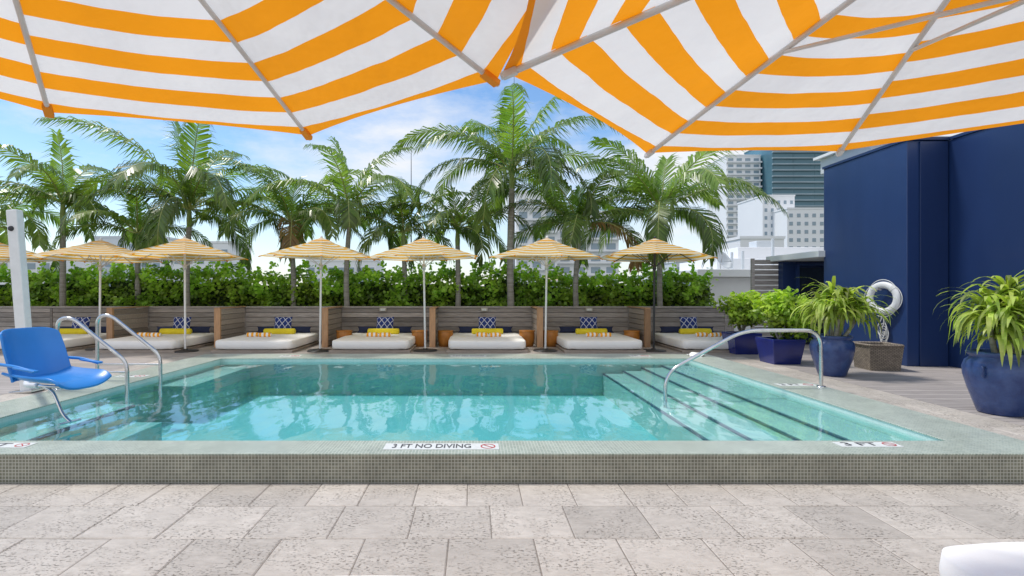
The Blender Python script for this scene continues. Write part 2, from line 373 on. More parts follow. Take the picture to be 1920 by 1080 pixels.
# pool lift
t=thing('pool_lift_post','white square lift post rising behind the blue chair','lift post',(-5.88,6.75,DECK))
t.rotation_euler=(0,R(-4.5),0)
MB().box(-.07,.07,-.055,.055,.01,2.4).build('post',M['white_metal'],t,bevel=.012)
MB().box(-.15,.15,-.13,.13,0,.03).build('base_plate',M['steel'],t,bevel=.006)
MB().lathe([(0,.02),(.03,.02),(.035,0)],16,M=Matrix.Translation((-.01,-.055,2.15))@Matrix.Rotation(PI/2,4,'X')).build('round_cap',M['dark_metal'],t)
MB().box(.05,2.05,-.035,.035,.34,.41,M=Matrix.Rotation(R(-46),4,'Z')).build('swing_arm',M['white_metal'],t,bevel=.008)
ch=thing('lift_chair','bright blue moulded plastic pool lift chair over the water','chair',(X(102,4.95),4.95,.62),R(-14))
ch.scale=(1.02,1.02,.98)
def seatf(u,v):
    x=-.26+.64*u; y=(v-.5)*.56; e=abs(v-.5)*2
    return (x,y*(1-.06*max(0,u-.8)*5),.075*e**3+ .035*(1-u)**3 -.05*max(0,(u-.8)/.2)**2)
MB().grid(seatf,18,18).build('seat',M['bluechair'],ch,solid=-.024,bevel=.006)
def backf(u,v):
    h=u*.49; y=(v-.5)*(.56-.06*max(0,u-.55)**1.5*2); e=abs(v-.5)*2
    top=-.04*e**6*(u>.85)
    return (-.22-.18*u+.09*e**3,y,.03+h+top*(u-.85)/.15)
MB().grid(backf,18,18).build('backrest',M['bluechair'],ch,solid=.02,bevel=.006)
for sy in (-1,1):
    a=MB().tube(rounded([(-.30,sy*.27,.20),(-.05,sy*.30,.19),(.16,sy*.30,.15)],.06),.016,8).build('armrest',M['bluechair'],ch)
    MB().box(-.07,.18,sy*.30-.026,sy*.30+.026,.163,.183,M=Matrix.Rotation(R(6),4,'Y')).build('arm_pad',M['bluechair'],a,bevel=.008)
MB().tube([(-.25,0,-.05),(.2,0,-.05)],.016,8).build('seat_bar',M['steel'],ch)
MB().tube(rounded([(-.14,0,-.05),(-.02,0,-.09),(.1,0,-.32),(.2,0,-.39)],.06),.015,8).build('footrest_rod',M['steel'],ch)
MB().tube([(.19,-.1,-.385),(.19,.1,-.385)],.012,8).build('footrest_bar',M['steel'],ch)
MB().tube(rounded([(-.2,0,-.05),(-.36,0,-.05),(-.42,.06,-.02)],.05),.026,8).build('mounting_arm',M['white_metal'],ch)

# ------------------------------------------------ umbrellas
def umbrella_parts(t,verts,rim,apex,run,cmat,pmat,polebase,rr,pole_r,base=True,vent=True,ribmat=None,pocket=None,ps=1):
    ribmat=ribmat or M['rib']; pocket=pocket or M['orange']; n=len(verts); V=[Vector((a,b,0)) for a,b in verts]; cm=MB()
    pt=lambda P,t_: Vector((P.x*t_,P.y*t_,apex-(apex-rim)*t_**1.08))
    for i in range(n):
        A,B=V[i],V[(i+1)%n]; inr=abs(A.cross(B).z)/(B-A).length; nt_,ns=12,10; vs=[];uv=[]
        for a in range(nt_+1):
            q=a/nt_
            for b in range(ns+1):
                s=b/ns; sg=4*s*(1-s); p=A*(1-s)+B*s; k=q*(1-.028*sg*q)
                vs.append((p.x*k,p.y*k,apex-(apex-rim)*q**1.08-.025*sg*q*(1-q)*2)); uv.append((s,(1-k)*inr+.03))
        w=ns+1
        cm.add(vs,[(a*w+b,a*w+b+1,(a+1)*w+b+1,(a+1)*w+b) for a in range(nt_) for b in range(ns)],.5,True,uv=uv)
    can=cm.build('canopy',cmat,t)
    for i in range(n):
        P=V[i]; pts=[pt(P,q/8)-Vector((0,0,rr+.003)) for q in range(9)]; pts[-1]=pt(P,1.005)-Vector((0,0,rr+.003))
        rb=MB().tube(pts,rr,6).build('rib',ribmat,t)
        e=pt(P,1.0); d=(pt(P,1)-pt(P,.93)).normalized(); S=d.cross(Vector((0,0,1))).normalized(); U=S.cross(d)
        Mx=Matrix((( d.x,S.x,U.x,e.x),(d.y,S.y,U.y,e.y),(d.z,S.z,U.z,e.z),(0,0,0,1)))
        MB().box(-.06*ps,.006,-rr*1.7*ps,rr*1.7*ps,-rr*2-.004,-.002,M=Mx).build('tip_pocket',pocket,rb,bevel=.003)
        MB().tube([(0,0,run),pt(P,.5)-Vector((0,0,rr*2))],rr*.7,6).build('strut',ribmat,t)
    MB().lathe([(0,run+.05),(.04,run+.05),(.04,run-.06),(0,run-.06)],12).build('runner',ribmat,t)
    MB().tube([(0,0,polebase),(0,0,apex+.0)],pole_r,12).build('pole',pmat,t)
    MB().lathe([(0,apex+.09),(.02,apex+.08),(.03,apex+.04),(.025,apex)],12).build('finial',pmat,t)
    if vent:
        m=MB()
        for i in range(n):
            A,B=V[i]*.24,V[(i+1)%n]*.24
            m.add([(0,0,apex+.045),(A.x,A.y,apex-.07),(B.x,B.y,apex-.07)],[(0,1,2)],uv=[(0,.03),(0,.30),(1,.30)])
        m.build('vent_cap',cmat,t)
    if base:
        MB().lathe([(0,polebase+.06),(.05,polebase+.06),(.06,polebase+.03),(.26,polebase+.025),(.27,polebase)],24).build('base_plate',M['dark_metal'],t)
def reg(n,r,ph): return [(r*math.cos(ph+2*PI*i/n),r*math.sin(ph+2*PI*i/n)) for i in range(n)]
def custom(c,pts): return [(a-c[0],b-c[1]) for a,b in pts]
def ray(px,py,dz): D=dz*F/(HY-py); return (X(px,D),D)
cL=(-.98,.88)
pts=[ray(932,150,.70),ray(580,254,.70),ray(93,211,.70)]
pts+=[(cL[0]+1.2*math.cos(R(a)),cL[1]+1.2*math.sin(R(a))) for a in (166,211,256,301)]
pts+=[(.36,.66)]
t=thing('garden_umbrella','orange and white striped umbrella overhead, filling the upper left','umbrella',(cL[0],cL[1],0))
umbrella_parts(t,custom(cL,pts),2.20,2.64,2.28,M['canopy'],M['white_metal'],.0,.009,.022)
cR=(1.40,1.23)
pts=[ray(1572,284,.65),ray(1212,287,.65),ray(943,134,.65)]
pts+=[(.085,.68)]
pts+=[(cR[0]+1.25*math.cos(R(a)),cR[1]+1.25*math.sin(R(a))) for a in (257,302,-13)]
pts+=[(2.50,1.72)]
t=thing('garden_umbrella','orange and white striped umbrella overhead, filling the upper right','umbrella',(cR[0],cR[1],0))
umbrella_parts(t,custom(cR,pts),2.15,2.57,2.23,M['canopy'],M['white_metal'],.0,.010,.022,pocket=M['rib'],ps=.65)
GU='striped umbrellas standing between the daybeds'
proto=thing('garden_umbrella','',None)
umbrella_parts(proto,reg(8,1.27,R(20)),2.05,2.45,1.85,M['canopy_far'],M['white_metal'],0,.009,.022)
dproto=thing('garden_umbrella','',None)
umbrella_parts(dproto,reg(8,1.27,R(20)),2.05,2.45,1.85,M['canopy_far'],M['dark_metal'],0,.009,.024,ribmat=M['dark_metal'])
U=[(-11.1,11.9,'striped umbrella at the far left edge, half out of the picture',0),
 (-8.50,11.6,'striped umbrella on white pole, second in the row from the left',.0),
 (-6.33,11.2,'striped umbrella on white pole, third in the row from the left',0),
 (-3.40,11.25,'striped umbrella on white pole, fourth in the row from the left',0),
 (-1.09,11.3,'striped umbrella on white pole left of the tallest palm trunk',0),
 (1.56,11.3,'striped umbrella on white pole right of the tallest palm trunk',0),
 (3.95,11.3,'striped umbrella on a dark pole at the right end of the row',0)]
first=True
for i,(x,yy,lab,dz) in enumerate(U):
    if i==6: o=dproto
    elif first: o=proto; first=False
    else: o=copy_tree(proto)
    o.location=(x,yy,DECK); o.rotation_euler=(R(random.uniform(-1.3,1.3)),R(random.uniform(-1.3,1.3)),R(random.uniform(-20,20)))
    o['label']=lab; o['category']='umbrella'; o['group']=GU
o=copy_tree(proto); o.location=(5.3,34,.16); o.rotation_euler=(0,0,.3); o['label']='small distant striped umbrella showing above the hedge, right of the tallest palm'; o['category']='umbrella'
if 'group' in o: del o['group']
tag(MB().box(-12,16,26,46,-12,.15).build('neighbouring_roof',M['roof']),kind='structure')

# ------------------------------------------------ fence and partitions
fn=thing('slat_fence','low weathered grey wooden slat fence running behind the daybeds','fence',(0,13.4,DECK))
edges=[-15.0]+[-13.59+2.52*k for k in range(0,9)]
edges=[e for e in edges if e<6.7]+[6.75]
for i in range(len(edges)-1):
    a,b=edges[i]+.035,edges[i+1]-.035; m=MB()
    for k in range(7):
        m.box(a,b,-.012,.014,.02+k*.124,.02+k*.124+.112,c=random.random())
    m.box(a,b,.035,.05,0,.88,c=.1)
    m.build('slat_panel',M['fencewood'],fn,bevel=.003,seg=1)
for e in edges: MB().box(e-.03,e+.03,-.02,.06,0,.88,c=random.random()).build('post',M['fencewood'],fn)
MB().box(-15.03,6.78,-.05,.10,.882,.92,c=.75).build('cap_rail',M['fencewood'],fn,bevel=.004)
XC=[.27+2.52*k for k in range(-4,3)]
PX=[-8.55,-6.03,-3.51,-.99,1.53,4.05]
PL=['between the two leftmost daybeds','between second and third daybeds from the left','between third and fourth daybeds from the left','left of the fifth daybed from the left','right of the fifth daybed from the left','beside the rightmost daybed']
for x,lab in zip(PX,PL):
    t=thing('wooden_partition','low wooden slat partition with warm brown end, '+lab,'partition',(x,12.0,DECK),0,'partitions dividing the daybeds')
    m=MB()
    for k in range(7): m.box(-.045,.045,.05,1.33,.02+k*.124,.02+k*.124+.112,c=random.random())
    m.build('slat_panel',M['platwood'],t,bevel=.003,seg=1)
    MB().box(-.07,.07,-.02,.048,0,.90,c=random.random()).build('end_post',M['warmwood'],t,bevel=.005)
    MB().box(-.07,.07,-.02,1.34,.902,.93,c=.6).build('cap',M['warmwood'],t,bevel=.004)
for px,lab in ((262,'left of the second daybed'),(718,'above the fourth daybed'),(908,'above the fifth daybed'),(1105,'above the sixth daybed')):
    t=thing('fence_light','small boxy light fixed to the fence top '+lab,'light',(X(px,13.33),13.32,1.0),0,'small lights along the fence')
    MB().box(-.09,.09,0,.03,-.04,.05).build('housing',M['brass'],t,bevel=.006)
    MB().box(-.06,.06,-.012,-.001,-.02,.03).build('lens',M['markplate'],t,bevel=.004)

# ------------------------------------------------ daybeds
ORD=['leftmost daybed','second daybed from the left','third daybed from the left','fourth daybed from the left','fifth daybed from the left','sixth daybed from the left','rightmost daybed']
def softbox(w,d,h):
    m=MB()
    def g(u,v):
        a=2*PI*u; b=-PI/2+PI*v
        def p(q,e): return math.copysign(abs(q)**e,q)
        cb=p(math.cos(b),.28); return (w/2*cb*p(math.cos(a),.16),d/2*cb*p(math.sin(a),.16),h/2+h/2*p(math.sin(b),.28)+.004*math.sin(a*9))
    m.grid(g,64,16); return m
def pillow(w,h,t,tilt=0):
    m=MB(); Mx=Matrix.Rotation(tilt,4,'X')
    for s in (-1,1):
        def g(u,v,s=s):
            a=(u-.5)*2;b=(v-.5)*2; k=((1-a**4)*(1-b**4))
            k=max(k,0)**.5
            return (a*w/2*(1-.06*(1-b*b)*abs(a)**4),s*t/2*k,h/2+b*h/2*(1-.06*(1-a*a)*abs(b)**4))
        m.grid(g,12,12,M=Mx)
    return m
def roll(L,r): return [(0,-L/2),(r*.7,-L/2),(r,-L/2+.02)]+[(r*1.02,-L/2+.02+(L-.04)*k/6) for k in range(1,6)]+[(r,L/2-.02),(r*.7,L/2),(0,L/2)]
RY=Matrix.Rotation(PI/2,4,'Y')
bed0=None; items={}
for i,xc in enumerate(XC):
    if bed0 is None:
        bed0=thing('daybed','','daybed'); 
        m=MB(); m.box(-.86,.86,-.0,2.1,0,.03,c=.5)
        for k in range(12): m.box(-.87,.87,-.02+k*.176,-.02+k*.176+.168,.031,.05,c=random.random())
        m.box(-.87,.87,-.04,-.022,0,.055,c=.6)
        m.build('platform',M['platwood'],bed0,bevel=.003,seg=1)
        softbox(1.70,2.06,.225).build('mattress',M['mattress'],bed0,loc=(0,1.0,.052))
        b=bed0
    else: b=copy_tree(bed0)
    b.location=(xc,10.98,DECK); b['label']='low wooden platform with thick white mattress, the '+ORD[i]; b['category']='daybed'; b['group']='daybeds lined up along the fence'
    top=DECK+.275
    def item(key,mk,loc,lab,cat,group,rz=0):
        if key not in items: items[key]=mk(); o=items[key]
        else: o=items[key].copy(); COL.objects.link(o)
        o.location=loc; o.rotation_euler=(0,0,rz); tag(o,lab,cat,group); return o
    item('navy',lambda: pillow(1.38,.17,.16,R(-20)).build('back_cushion',M['navycloth']),(xc,12.78,top),'long navy cushion across the head of the '+ORD[i],'cushion','navy cushions at the heads of the daybeds')
    item('lat',lambda: pillow(.44,.36,.14,R(-14)).build('patterned_pillow',M['lattice']),(xc+.03+random.uniform(-.03,.03),12.66,top+.055),'blue and white lattice pillow leaning at the head of the '+ORD[i],'pillow','lattice patterned pillows on the daybeds',random.uniform(-.08,.08))
    item('bol',lambda: MB().lathe(roll(.76,.07),20,M=RY).build('bolster',M['yellow']),(xc+.04,12.42,top+.068),'round yellow bolster lying on the '+ORD[i],'bolster','yellow bolsters on the daybeds',random.uniform(-.04,.04))
    for j in (0,1):
        item('tow',lambda: MB().lathe(roll(.27,.05),14,M=RY).build('rolled_towel',M['towel']),(xc-.1+j*.1+(-.22 if i<3 else 0)+j*.2,11.75-.04*j,top+.045),'orange and white rolled towel, the %s of two on the %s'%(('left','right')[j],ORD[i]),'towel','rolled striped towels on the daybeds',random.uniform(-.2,.2))
dr0=None
for x,lab in ((-3.12,'right of the partition by the fourth daybed'),(-1.32,'between the fourth daybed and its right partition'),(-.70,'between partition and the fifth daybed'),(1.25,'just right of the fifth daybed'),(1.81,'just left of the sixth daybed'),(3.76,'just right of the sixth daybed')):
    if dr0 is None:
        dr0=thing('drum_table','','side table')
        MB().lathe([(0,0),(.15,0),(.17,.1),(.185,.23),(.18,.34),(.175,.36)],24).build('drum',M['drum'],dr0)
        MB().lathe([(.19,.355),(.195,.365),(.19,.38),(0,.38)],24).build('table_top',M['drum'],dr0); o=dr0
    else: o=copy_tree(dr0)
    o.location=(x,12.25,DECK); tag(o,'small amber drum side table '+lab,'side table','amber drum tables beside the daybeds')

# foreground lounges
t=thing('daybed','white mattress corner at the bottom right of the terrace','daybed',(3.15,1.1,0))
MB().box(-1.1,1.1,-1.05,1.05,0,.22,c=.5).build('platform',M['platwood'],t,bevel=.01)
softbox(2.5,2.26,.22).build('mattress',M['mattress'],t,loc=(0,0,.222))
t=thing('sun_lounger','sliver of a white lounger cushion at the bottom centre edge','lounger',(X(708,1.95),.93,0))
MB().box(-.22,.22,-.9,.9,.2,.30,c=.5).build('frame',M['platwood'],t,bevel=.01)
for sx in (-.18,.18):
    for sy in (-.8,.8): MB().box(sx-.025,sx+.025,sy-.025,sy+.025,0,.199).build('leg',M['platwood'],t,bevel=.004)
softbox(.46,2.04,.138).build('cushion',M['mattress'],t,loc=(0,0,.302))
tw=MB(); tw.grid(lambda u,v:((u-.5)*.3,(v-.5)*.22,.02+.05*noise.noise(Vector((u*4,v*4,2)))+.05*math.sin(PI*u)*math.sin(PI*v)),16,14)
tag(tw.build('crumpled_towel',M['mattress'],loc=(X(1305,9.95),9.95,COP)),'crumpled white towel left on the far right pool corner','towel')

# ------------------------------------------------ hedge
def leaf(mb,p,size,nrm,c,asp=.8):
    a=Vector((random.gauss(0,1),random.gauss(0,1),random.gauss(0,1))); n=(nrm+a*.55).normalized()
    d=n.cross(Vector((random.gauss(0,1),random.gauss(0,1),random.gauss(0,1)))).normalized(); s=n.cross(d)
    L=size; W=size*asp*.5
    mb.add([p,p+d*L*.3+s*W,p+d*L*.75+s*W*.8,p+d*L,p+d*L*.75-s*W*.8,p+d*L*.3-s*W],[(0,1,2,3,4,5)],c)
hd=thing('hedge','dense bright green leafy hedge growing behind the wooden fence','hedge',(0,14.3,0))
hm=MB(); x0,x1=-14.8,6.75
def htop(x): return 2.0+.34*noise.noise(Vector((x*.6,0,3)))+.36*noise.noise(Vector((x*1.9,5,0)))+.2*noise.noise(Vector((x*6,9,0)))-(.1 if x>2 else 0)
for i in range(23000):
    x=random.uniform(x0,x1); tz=htop(x)
    q=random.random()
    if q<.68:
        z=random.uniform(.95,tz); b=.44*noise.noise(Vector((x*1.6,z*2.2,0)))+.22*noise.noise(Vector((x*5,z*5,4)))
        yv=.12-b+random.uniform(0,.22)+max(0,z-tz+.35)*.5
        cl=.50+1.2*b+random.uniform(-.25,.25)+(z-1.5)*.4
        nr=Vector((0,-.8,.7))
    elif q<.93:
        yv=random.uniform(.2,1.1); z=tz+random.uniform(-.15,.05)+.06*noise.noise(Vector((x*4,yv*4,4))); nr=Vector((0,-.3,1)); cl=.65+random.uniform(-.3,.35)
    else:
        kk=round(x*2.6); k=kk/2.6+.15*math.sin(kk*7.1); x=k+random.gauss(0,.045); yv=.35+.1*math.sin(k*9); z=tz+random.uniform(-.05,.30+.12*math.sin(kk*3.3)); nr=Vector((0,-.5,.5)); cl=.85
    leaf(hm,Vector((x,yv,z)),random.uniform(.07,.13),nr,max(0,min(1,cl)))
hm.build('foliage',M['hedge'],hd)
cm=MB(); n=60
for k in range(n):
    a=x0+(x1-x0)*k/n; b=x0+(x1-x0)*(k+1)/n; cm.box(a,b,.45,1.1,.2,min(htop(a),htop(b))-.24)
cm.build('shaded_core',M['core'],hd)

# ------------------------------------------------ palms
def frond(L,az,el,droop,c0,ll=.62,twist=0):
    mb=MB(); n=16; pts=[Vector((0,0,0))]; ds=L/n; h=Vector((math.cos(az),math.sin(az),0)); up=Vector((0,0,1)); side=Vector((-math.sin(az),math.cos(az),0))
    T=[]
    for i in range(n):
        q=(i+.5)/n; e=el-droop*q**1.5; d=h*math.cos(e)+up*math.sin(e)+side*twist*q*q; d.normalize(); T.append(d); pts.append(pts[-1]+d*ds)
    T.append(T[-1])
    rb=MB().tube(pts,[.022*(1-.85*i/n) for i in range(n+1)],5)
    m=int(L*.86/.043); lean_s=random.uniform(-.3,.3)
    for k in range(m):
        q=.12+.88*k/m; f=q*n; i=min(int(f),n-1); fr=f-i; p=pts[i].lerp(pts[i+1],fr); t=T[i].lerp(T[i+1],fr).normalized()
        S=t.cross(up)
        if S.length<.05: S=side.copy()
        S.normalize(); Un=S.cross(t)
        for sg in (-1,1):
            l=ll*(math.sin(PI*min(1,q*.80+.13))**.7)*random.uniform(.75,1.1)+.05
            if random.random()<.06: continue
            fw=.4+.6*q
            d1=(t*fw+S*sg*.75+Un*(random.uniform(-.05,.22)+lean_s*sg)-up*.12).normalized()
            d2=(t*fw*.9+S*sg*.4-up*random.uniform(.55,1.2)).normalized()
            w=.022; wd=t.cross(d1).cross(d1).normalized()
            a=p+d1*l*.5; b=a+d2*l*.5
            mb.add([p-wd*w*.6,p+wd*w*.6,a+wd*w,a-wd*w,b],[(0,1,2,3),(3,2,4)],max(0,min(1,c0+random.uniform(-.2,.2))))
    return rb,mb
palms=[
(355,393,208,13.95,16,'large palm with spreading fronds on the left, above the third umbrella'),
(960,322,203,14.0,17,'tallest palm, bare grey trunk rising in the centre'),
(1240,398,190,14.0,16,'wide palm behind the dark pole umbrella at the right'),
(655,395,165,14.05,14,'palm with an upright spear frond between fourth and fifth umbrellas'),
(545,418,155,14.5,13,'shorter palm just left of the fourth umbrella'),
(757,435,135,14.6,11,'slim palm partly behind the fifth umbrella'),
(858,430,138,14.4,12,'short palm just left of the tallest palm'),
(1085,425,160,14.1,13,'low spreading palm between the tallest palm and the wide right palm'),
(118,380,155,14.1,12,'palm near the left edge with sparse upright fronds'),
(258,440,130,14.6,11,'short palm beneath the large left palm'),
(-25,425,160,14.1,12,'palm cut off by the left edge of the picture')]
for pi,(px,cy,ext,D,nf,lab) in enumerate(palms):
    random.seed(100+pi*7)
    x=X(px,D); zc=Z(cy,D); sc=F/D; L0=ext/sc*1.12
    t=thing('palm_tree',lab,'palm tree',(x,D,.2),0,'palms planted behind the fence')
    hh=zc-.2; lean=random.uniform(-.1,.1); bx=lambda q: lean*math.sin(q*PI)
    tr=.09 if pi in(1,) else .075
    pts=[(bx(q/12),0,(hh-.45)*q/12) for q in range(13)]
    MB().tube(pts,[tr*(1.25 if q==0 else 1.1-.25*q/12)*(1+.04*(q%2)) for q in range(13)],12).build('trunk',M['trunk'],t)
    MB().tube([(bx(1),0,hh-.47),(bx(1),0,hh-.3),(0,0,hh-.1),(0,0,hh+.06)],[tr*.85,tr*.95,tr*.75,tr*.4],12).build('crown_shaft',M['shaft'],t)
    ga=random.uniform(0,6.28)
    for k in range(nf):
        q=k/(nf-1); az=ga+k*2.39996+random.uniform(-.2,.2)
        el=R(74)-R(64)*q**.85+R(random.uniform(-6,6)); dr=R(70+50*q+random.uniform(-14,16)); L=L0*(.72+.36*math.sin(PI*min(1,.22+q*.65)))*random.uniform(.9,1.12)
        if k==0: el=R(85); dr=R(16); L=L0*(.74 if pi in (3,8,0) else .5)
        dry=(k==nf-1 and pi in (4,7)) 
        rb,lf=frond(L,az,el,dr,.36+.35*(1-q)+random.uniform(-.15,.2),ll=.25*L0,twist=random.uniform(-.35,.2))
        r_=rb.build('frond',M['rachis'],t,loc=(0,0,hh))
        lf.build('leaflets',M['frond_dry'] if dry else M['frond'],r_)
random.seed(55)

# ------------------------------------------------ blue wall, right side
wl=thing('blue_wall','tall navy blue rendered wall stepping back along the right side','wall',(7.6,9,DECK))
ht=4.14-DECK
MB().box(0,.72,0,2.15,0,ht).build('far_section',M['bluewall'],wl,bevel=.01)
MB().box(.21,.70,-.03,-.002,0,ht-.02).build('pilaster',M['bluewall2'],wl,bevel=.006)
MB().box(.722,3.4,-6.5,2.0,0,ht-.003).build('near_section',M['bluewall2'],wl,bevel=.01)
MB().box(-.02,.74,-.05,2.17,ht+.001,ht+.05).build('coping_cap',M['bluewall2'],wl)
MB().box(.70,3.42,-6.52,-.06,ht+.001,ht+.05).build('coping_cap',M['bluewall2'],wl)
t=thing('roof_unit','pale rooftop box peeking over the blue wall','roof structure',(8.9,10.2,4.15))
MB().box(-1.0,2,0,1.5,0,.34).build('box',M['bldg2'],t,bevel=.01); MB().box(-1.1,2.1,-.1,1.6,.342,.4).build('lid',M['concrete_white'],t)
t=thing('service_entrance','dark glazed doorway under a white canopy left of the blue wall','doorway',(8.2,12.6,DECK))
MB().box(-.55,1.6,.1,.3,0,2.05).build('rear_wall',M['bluewall2'],t)
dr=MB().box(-.18,.52,.05,.095,0,1.9).build('door',M['dark'],t)
m=MB(); m.box(-.24,-.182,.03,.098,0,1.95); m.box(.522,.58,.03,.098,0,1.95); m.box(-.24,.58,.03,.098,1.952,2.0); m.build('door_frame',M['bluewall'],t)
MB().box(.42,.45,.0,.045,.85,1.15).build('door_handle',M['steel'],dr)
MB().box(-.75,.6,-1.5,.5,2.06,2.2).build('canopy_slab',M['concrete_white'],t,bevel=.01)
t=thing('slat_screen','weathered wooden slat screen beside the dark doorway','screen',(X(1412,12.9),12.9,DECK))
m=MB()
for k in range(16): m.box(.03,.92,0,.025,.05+k*.13,.05+k*.13+.105,c=random.random())
m.build('slats',M['fencewood'],t)
for a in (-.04,.92): MB().box(a,a+.07,-.02,.05,0,2.14,c=.9).build('post',M['fencewood'],t)
# life ring
t=thing('life_ring','white life ring with coiled rope hung on the blue wall','life ring',(7.6,9.42,1.36))
rot=Matrix.Rotation(R(14),4,'Z')
m=MB()
def tor(u,v):
    a=2*PI*u;b=2*PI*v; r=.245+.062*math.cos(b); return (-.11+.045*math.sin(b),r*math.cos(a),r*math.sin(a))
m.grid(tor,48,14,M=rot); rg=m.build('ring',M['ring'],t)
for k in range(4):
    a=PI/4+k*PI/2
    m=MB(); m.grid(lambda u,v,a=a:(-.11+.05*math.sin(2*PI*v),(.245+.067*math.cos(2*PI*v))*math.cos(a+(u-.5)*.22),(.245+.067*math.cos(2*PI*v))*math.sin(a+(u-.5)*.22)),3,14,M=rot); m.build('band',M['rope'],rg)
pts=[]
for k in range(81):
    a=2*PI*k/80; s=abs(math.sin(2*(a-PI/4))); pts.append((-.12,(.31+.03*s)*math.cos(a),(.31+.03*s)*math.sin(a)))
MB().tube(pts,.008,6,M=rot).build('grab_line',M['rope'],t)
MB().tube([(0,0,.16),(-.16,0,.16),(-.17,0,.2)],.012,6).build('hook',M['steel'],t)
for k in range(4):
    pts=[(-.06-.02*k,.05*math.sin(q*.35+k)+.03*(k-1.5)*math.sin(PI*q/20),-.2-.035*q*(1-.07*k)) for q in range(19)]
    MB().tube(pts,.009,6).build('rope',M['rope'],t)
m=MB()
for k in range(5):
    m.tube([(-.08+.01*k,.075*math.cos(a)+.01*k,-.55-.05*k+.09*math.sin(a)) for a in [2*PI*j/16 for j in range(17)]],.009,6)
m.build('rope_coil',M['rope'],t)

# pots
def strap_plant(heads,n,L,w,seed):
    random.seed(seed); mb=MB()
    for hx,hy,hz in heads:
        for k in range(n):
            az=random.uniform(0,2*PI); q=random.random(); el=R(74)-R(70)*q; l=L*random.uniform(.65,1.1); dr=R(random.uniform(125,185))*(.7+.3*q)
            p=Vector((hx,hy,hz))+Vector((random.uniform(-.04,.04),random.uniform(-.04,.04),random.uniform(-.12,.06))); S=Vector((-math.sin(az),math.cos(az),0)); vs=[]; ns=8
            for i in range(ns+1):
                f=i/ns; e=max(el-dr*f**1.1,R(-84)); ww=w*(.5+1.25*f if f<.4 else 1.0)*(1-max(0,f-.4)/.6)**.6+.001
                vs+= [p-S*ww/2,p+S*ww/2]
                p=p+(Vector((math.cos(az),math.sin(az),0))*math.cos(e)+Vector((0,0,1))*math.sin(e))*l/ns
            mb.add(vs,[(2*i,2*i+1,2*i+3,2*i+2) for i in range(ns)],max(0,min(1,random.gauss(.5,.28))))
    return mb
def big_pot(x,yy,s,label,heads,n,L,seed,w=.035):
    t=thing('potted_plant',label,'potted plant',(x,yy,DECK))
    pr=[(0,0),(.19,0),(.205,.02),(.235,.12),(.285,.27),(.318,.42),(.325,.50),(.305,.575),(.262,.615),(.262,.63),(.29,.655),(.295,.675),(.28,.69),(.25,.68),(.24,.62),(.0,.60)]
    MB().lathe([(r*s,z*s) for r,z in pr],40,wob=.006).build('pot',M['glaze'],t)
    MB().lathe([(.25*s,.63*s),(.12*s,.65*s),(0,.655*s)],24,wob=.05).build('soil',M['soil'],t)
    m=MB()
    for h in heads: m.tube([(h[0]*.4,h[1]*.4,.6*s),(h[0]*.8,h[1]*.8,(.6*s+h[2])/2),h],[.03,.025,.03],6)
    m.build('stems',M['trunk'],t)
    strap_plant(heads,n,L,w,seed).build('foliage',M['strap'],t)
    for k in range(2):
        a=R(200+180*k); c=Vector((.3*s*math.cos(a),.3*s*math.sin(a),.52*s))
        MB().tube(rounded([c,c+Vector((.06*math.cos(a),.06*math.sin(a),.02)),c+Vector((.05*math.cos(a),.05*math.sin(a),-.09)),c+Vector((0,0,-.10))],.03),.014,6).build('lug',M['glaze'],t)
big_pot(X(1560,8.05),8.05,.92,'rounded blue glazed pot with drooping strap leaves left of the wicker basket',[(-.14,0,1.04),(.2,.05,1.12),(.02,-.12,1.0),(.36,-.05,1.0),(.08,.12,1.2),(.3,.1,1.18)],62,.60,11,.056)
big_pot(X(1878,5.55),5.55,.98,'large round blue glazed pot with spiky green plant at the right edge',[(-.19,-.05,1.06),(.1,.05,1.27),(0,-.15,1.08),(.24,-.05,1.12),(-.05,.1,1.18),(-.1,-.1,.92)],66,.54,23,.05)
def cube_planter(x,yy,s,label,seed,rad,cz):
    random.seed(seed)
    t=thing('potted_plant',label,'potted plant',(x,yy,DECK))
    m=MB(); b=.26*s; a=.33*s; h=.52*s
    m.add([(-b,-b,0),(b,-b,0),(b,b,0),(-b,b,0),(-a,-a,h),(a,-a,h),(a,a,h),(-a,a,h)],[(3,2,1,0),(0,1,5,4),(1,2,6,5),(2,3,7,6),(3,0,4,7)])
    m.build('pot',M['cobalt'],t,bevel=.03,solid=-.03)
    m=MB(); e=a+.015; 
    for q in ((-e,e,-e,-a+.03),(-e,e,a-.03,e),(-e,-a+.03,-a+.031,a-.031),(a-.03,e,-a+.031,a-.031)): m.box(*q,h-.03,h+.02)
    m.build('rim',M['cobalt'],t,bevel=.008)
    MB().box(-a+.04,a-.04,-a+.04,a-.04,h-.08,h-.04).build('soil',M['soil'],t)
    m=MB()
    for k in range(9):
        az=random.uniform(0,6.28); m.tube([(0,0,h-.05),(.1*math.cos(az),.1*math.sin(az),h+.2),(rad*.6*math.cos(az),rad*.6*math.sin(az),cz)],[.02,.014,.006],5)
    m.build('branches',M['trunk'],t)
    m=MB()
    cs=[Vector((random.uniform(-1,1)*rad*.62,random.uniform(-1,1)*rad*.6,cz+random.uniform(-.34,.3)*rad*1.6)) for _ in range(20)]
    for k in range(2700):
        c=random.choice(cs); d=Vector((random.gauss(0,1),random.gauss(0,1),random.gauss(0,1))).normalized(); r=rad*.42*random.uniform(.55,1.15)
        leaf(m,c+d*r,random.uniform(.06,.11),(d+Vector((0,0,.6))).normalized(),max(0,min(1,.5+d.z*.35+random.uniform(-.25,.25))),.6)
    m.build('foliage',M['bush'],t)
